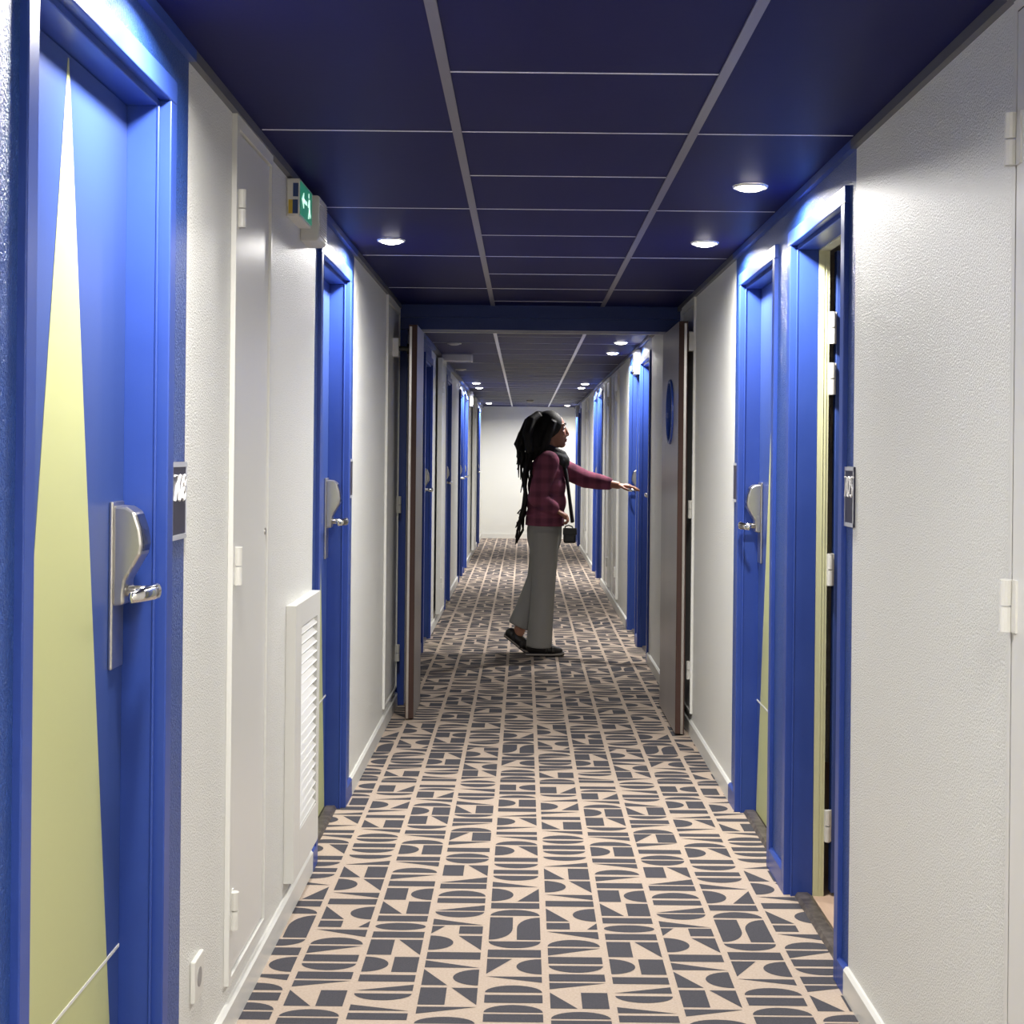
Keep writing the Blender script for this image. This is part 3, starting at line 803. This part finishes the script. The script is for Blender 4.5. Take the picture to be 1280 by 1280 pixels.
def make_person():
    # ---- body: one continuous skin surface
    mb = MB()
    # skull, jaw, face (facing +x)
    mb.ell((.188, YP, 1.582), (.094, .074, .100), 'skin', 28, 18)
    mb.ell((.225, YP, 1.525), (.066, .058, .090), 'skin', 24, 16)
    mb.ell((.258, YP, 1.460), (.030, .030, .024), 'skin')                     # chin
    mb.tube([(.272, YP, 1.590), (.290, YP, 1.560), (.301, YP, 1.530), (.296, YP, 1.520)], [.009, .011, .014, .011], 'skin', 10)   # nose
    for sd in (-1, 1):
        mb.ell((.294, YP + sd*.012, 1.522), (.011, .010, .009), 'skin', 10, 8)
        mb.ell((.262, YP + sd*.034, 1.540), (.022, .022, .022), 'skin')       # cheek
        mb.ell((.272, YP + sd*.028, 1.594), (.012, .024, .009), 'skin')       # brow
        mb.ell((.176, YP + sd*.075, 1.545), (.018, .010, .032), 'skin')       # ear
    mb.ell((.283, YP, 1.497), (.015, .024, .008), 'skin'); mb.ell((.280, YP, 1.483), (.014, .021, .009), 'skin')   # lips
    cap(mb, [(.180, YP, 1.50), (.176, YP, 1.42), (.165, YP, 1.35)], [.056, .053, .062], 'skin')
    # trunk
    for (x, z, rx, ry, rz) in ((.165, 1.30, .100, .160, .11), (.155, 1.20, .108, .150, .13), (.145, 1.05, .092, .118, .13), (.142, .94, .090, .115, .10)):
        mb.ell((x, YP, z), (rx, ry, rz), 'skin', 24, 14)
    # legs
    cap(mb, [(.135, YP - .066, .88), (.130, YP - .075, .50), (.105, YP - .075, .10)], [.066, .054, .040], 'skin')
    cap(mb, [(.125, YP + .066, .88), (.120, YP + .075, .52), (-.025, YP + .075, .145)], [.066, .054, .040], 'skin')
    # feet
    cap(mb, [(.075, YP - .075, .060), (.150, YP - .075, .050), (.245, YP - .075, .030)], [.034, .033, .022], 'skin')
    cap(mb, [(-.068, YP + .075, .128), (-.015, YP + .075, .085), (.045, YP + .075, .036)], [.034, .032, .022], 'skin')
    # right arm (towards us) bent, left arm reaching for the door
    cap(mb, [(.170, NS, 1.345), (.080, NS - .015, 1.085), (.222, NS + .008, 1.008)], [.048, .038, .026], 'skin')
    cap(mb, [(.185, FS, 1.345), (.440, FS - .05, 1.215), (.655, FS - .17, 1.180)], [.048, .038, .025], 'skin')
    hand(mb, (.222, NS + .008, 1.008), (.86, .06, -.50), (.50, -.1, .86), (.1, .95, .2), (.95, 1.0, 1.0, 1.0), .55)
    hand(mb, (.655, FS - .17, 1.180), (.93, -.35, -.06), (.05, -.05, .99), (-.35, -.93, 0), (.26, .22, .26, .34), .35)
    body = remesh('body', mb, person, .0052, 2)
    # eyes, brows and lips are small parts on the head
    for sd in (-1, 1):
        mb = MB(); mb.ell((.2735, YP + sd*.030, 1.574), (.009, .012, .008), 'eye_white', 14, 10)
        e = mb.build('eye', person, smooth=True)
        mb = MB(); mb.ell((.2795, YP + sd*.031, 1.574), (.0045, .006, .006), 'black', 12, 8); mb.build('iris', e, smooth=True)
        mb = MB(); mb.tube([(.287, YP + sd*.012, 1.600), (.285, YP + sd*.030, 1.606), (.268, YP + sd*.050, 1.600)], [.004, .0045, .003], 'hair', 8); mb.build('eyebrow', person, smooth=True)
    mb = MB()
    mb.ell((.288, YP, 1.497), (.0125, .021, .0062), 'lips'); mb.ell((.285, YP, 1.484), (.0125, .019, .007), 'lips'); mb.build('lips', person, smooth=True)
    # ---- sweater
    mb = MB()
    for (x, z, rx, ry, rz) in ((.160, 1.335, .090, .140, .085), (.160, 1.27, .122, .172, .12), (.160, 1.17, .134, .172, .14), (.158, 1.06, .140, .168, .13), (.152, .975, .136, .170, .075)):
        mb.ell((x, YP, z), (rx, ry, rz), 'sweater', 28, 16)
    cap(mb, [(.170, YP, 1.40), (.165, YP, 1.36)], [.068, .085], 'sweater')
    cap(mb, [(.168, NS + .01, 1.340), (.130, NS - .015, 1.22), (.092, NS - .02, 1.095), (.145, NS - .008, 1.060), (.200, NS + .003, 1.022)], [.076, .072, .066, .060, .048], 'sweater')
    cap(mb, [(.185, FS - .01, 1.340), (.31, FS - .02, 1.275), (.435, FS - .05, 1.218), (.52, FS - .095, 1.203), (.585, FS - .13, 1.192)], [.076, .069, .063, .056, .046], 'sweater')
    sw = remesh('sweater', mb, person, .008, 3); sw['label'] = 'plum plaid sweater'
    mb = MB()                                                   # ribbed hem band
    mb.tube([(.150, YP, .965), (.149, YP, .897)], [.127, .129], 'sweater', 28, sq=(1.30, 1.05)); 
    mb.build('hem_band', sw, bevel=.006, smooth=True)
    # ---- trousers: wide legs
    mb = MB()
    mb.tube([(.150, YP, .945), (.147, YP, .86), (.147, YP, .79), (.147, YP, .70)], [.112, .119, .115, .088], 'trousers', 28, sq=(1.28, 1.03))
    def leg(pts, rr, sq):
        mb.tube(pts, rr, 'trousers', 24, sq)
    leg([(.150, YP - .075, .86), (.148, YP - .078, .70), (.146, YP - .078, .52), (.132, YP - .078, .30), (.116, YP - .078, .06)], [.100, .094, .082, .083, .090], (1.0, 1.0))
    leg([(.142, YP + .075, .86), (.135, YP + .078, .70), (.110, YP + .078, .52), (.040, YP + .078, .32), (-.018, YP + .078, .185)], [.100, .090, .080, .084, .088], (1.0, 1.0))
    tr = remesh('trousers', mb, person, .009, 2); tr['label'] = 'wide grey trousers'
    # ---- hair
    mb = MB()
    mb.ell((.170, YP, 1.590), (.105, .090, .106), 'hair', 28, 18)
    for sd in (-1, 1): mb.tube([(.20, YP + sd*.075, 1.62), (.178, YP + sd*.088, 1.56), (.150, YP + sd*.088, 1.49), (.125, YP + sd*.085, 1.42)], [.022, .030, .032, .024], 'hair', 12)
    mb.ell((.128, YP, 1.510), (.078, .085, .105), 'hair', 24, 16); mb.ell((.085, YP, 1.47), (.072, .095, .13), 'hair', 24, 16)
    mb.ell((.100, YP, 1.640), (.052, .050, .052), 'hair')
    for q in range(9):
        a = (q - 4)*.022
        mb.tube([(.100, YP + a*.5, 1.665), (.045, YP + a, 1.625), (.020, YP + a*1.4, 1.53), (.040, YP + a*1.5, 1.40)], [.028, .036, .036, .026], 'hair', 10)
    h = remesh('hair', mb, person, .007, 1)
    # open the hair cap in front of the hairline: the face comes through because the cap sits back
    mb = MB(); rnd = random.Random(3)
    for k in range(54):
        a = rnd.uniform(-1, 1); y = YP + a*.115
        lx = rnd.uniform(-.045, .06); ln = rnd.choice([rnd.uniform(1.36, 1.46), rnd.uniform(1.28, 1.42), rnd.uniform(1.10, 1.28)])
        kink = rnd.uniform(-.018, .018)
        p = [(.095 + rnd.uniform(-.03, .03), YP + a*.05, 1.655 + rnd.uniform(-.02, .025)), (.030 + lx*.45, y*.5 + YP*.5, 1.615 + rnd.uniform(-.03, .02)),
             (-.002 + lx*.7, y, 1.53), (-.010 + lx*.9 + kink, y, 1.46), (.002 + lx - kink, y + rnd.uniform(-.01, .01), (1.45 + ln)/2), (.004 + lx + kink, y, ln)]
        mb.tube(p, [.010, .012, .0115, .0105, .009, .003], 'hair', 7)
    for k in range(20):
        a = rnd.uniform(-1, 1); y = YP - .02 + a*.11; ln = rnd.uniform(.76, 1.02); w1 = rnd.uniform(-.012, .012)
        p = [(.045 + rnd.uniform(-.02, .03), y, 1.42), (.012 + w1, y, 1.25), (.012 - w1, y, 1.08), (-.002 + rnd.uniform(-.02, .015), y, .97), (-.018 + rnd.uniform(-.025, .02), y, (ln + .95)/2), (-.026 + rnd.uniform(-.03, .025), y, ln)]
        mb.tube(p, [.012, .011, .010, .009, .007, .003], 'hair', 7)
    mb.build('braids', h, smooth=True)['label'] = 'long loose braids down the back'
    mb = MB(); mb.tube([(.112, YP, 1.667), (.098, YP, 1.650)], [.036, .038], 'hair', 18)
    mb.build('hair_tie', h, smooth=True)
    # ---- scarf
    mb = MB(); n = 20
    for dz, rx, ry, r in ((0, .082, .086, .034), (.034, .072, .076, .030), (-.026, .092, .092, .030)):
        ring = [(.185 + rx*math.cos(2*PI*k/n) + .012, YP + ry*math.sin(2*PI*k/n), 1.385 + dz - .03*math.cos(2*PI*k/n)) for k in range(n + 1)]
        mb.tube(ring, [r]*(n + 1), 'scarf', 10)
    mb.ell((.278, YP - .02, 1.345), (.040, .060, .052), 'scarf')
    mb.tube([(.275, YP - .03, 1.34), (.295, YP - .05, 1.24), (.313, YP - .06, 1.12), (.330, YP - .06, .99), (.340, YP - .06, .92)], [.030, .024, .022, .024, .026], 'scarf', 12, sq=(1.3, .55))
    remesh('scarf', mb, person, .008, 1)['label'] = 'black scarf'
    # ---- shoes
    def shoe(pts, top, upper, y, name):
        mb = MB()
        # sole as a slab following pts (heel, ball, toe), each (x, z of the underside)
        t = .022; n = len(pts); outline = [(x, z) for x, z in pts] + [(x, z + t) for x, z in reversed(pts)]
        mb.prism(outline, 'shoe', 'y', y - .042, y + .042)
        s_ = mb.build(name, person, bevel=.006)
        s_['label'] = 'black low shoe'
        mb = MB(); mb.prism([(x, z + .009) for x, z in pts] + [(x, z + .018) for x, z in reversed(pts)], 'sole', 'y', y - .044, y + .044)
        mb.build('midsole', s_)['label'] = 'tan midsole'
        mb = MB()
        for (xa, za, h) in top:
            mb.tube([(xa, y - .043, za), (xa - .004, y - .036, za + h*.8), (xa - .006, y, za + h), (xa - .004, y + .036, za + h*.8), (xa, y + .043, za)], [.012]*5, 'shoe', 8, sq=(1, 1))
        mb.build('strap', s_, smooth=True)
        mb = MB()
        cap(mb, [(a, y, b) for a, b, _ in upper], [r for _, _, r in upper], 'shoe')
        remesh('upper', mb, s_, .006, 2)
    shoe([(.025, .001), (.12, .001), (.20, .001), (.262, .004), (.292, .012)], ((.215, .024, .036), (.165, .024, .048)), ((.068, .062, .043), (.125, .056, .043), (.190, .046, .037), (.258, .036, .024)), YP - .075, 'shoe')
    shoe([(-.128, .118), (-.06, .066), (.01, .010), (.045, .002), (.078, .001)], ((-.005, .040, .045), (-.058, .090, .055)), ((-.078, .135, .042), (-.035, .100, .042), (.012, .062, .036), (.056, .036, .025)), YP + .075, 'shoe')
    tag(person, 'woman in plum sweater and grey trousers walking across the corridor, reaching to a blue door', 'person')
make_person()
def pouch():
    o = empty('handbag', (.318, NS + .005, .785))
    mb = MB(); mb.box(.275, .360, NS - .035, NS + .045, .785, .885, 'bag'); mb.build('bag_body', o, bevel=.014)
    mb = MB(); mb.prism([(.271, .890), (.364, .890), (.366, .843), (.269, .843)], 'bag', 'y', NS - .041, NS - .033); mb.build('flap', o, bevel=.003)
    mb = MB(); mb.tube([(.287, NS + .008, .882), (.288, NS + .008, .898), (.310, NS + .010, .906), (.334, NS + .008, .898), (.340, NS + .008, .882)], .005, 'bag', 8); mb.build('handle', o, smooth=True)
    tag(o, 'small black bag hanging from the woman\'s hand at her hip', 'bag')
pouch()

# ------------------------------------------------------------------ camera, world, colour
cam = bpy.data.cameras.new('camera'); co = bpy.data.objects.new('camera', cam); COL.objects.link(co)
cam.sensor_width = 36; cam.sensor_fit = 'HORIZONTAL'; cam.lens = 36*1900/1280
cam.shift_x = -15/1280; cam.shift_y = -70/1280
cam.clip_start = .05
co.matrix_world = Matrix.Translation((0, 0, 1.377)) @ Matrix.Rotation(PI/2, 4, 'X') @ Matrix.Rotation(TH, 4, 'Z')
S.camera = co
w = bpy.data.worlds.new('world'); S.world = w; w.use_nodes = True
w.node_tree.nodes['Background'].inputs['Color'].default_value = (.5, .5, .55, 1)
w.node_tree.nodes['Background'].inputs['Strength'].default_value = .2
vs = S.view_settings; vs.view_transform = 'Standard'; vs.look = 'None'; vs.gamma = 1; vs.use_curve_mapping = False
vs.exposure = 0.12
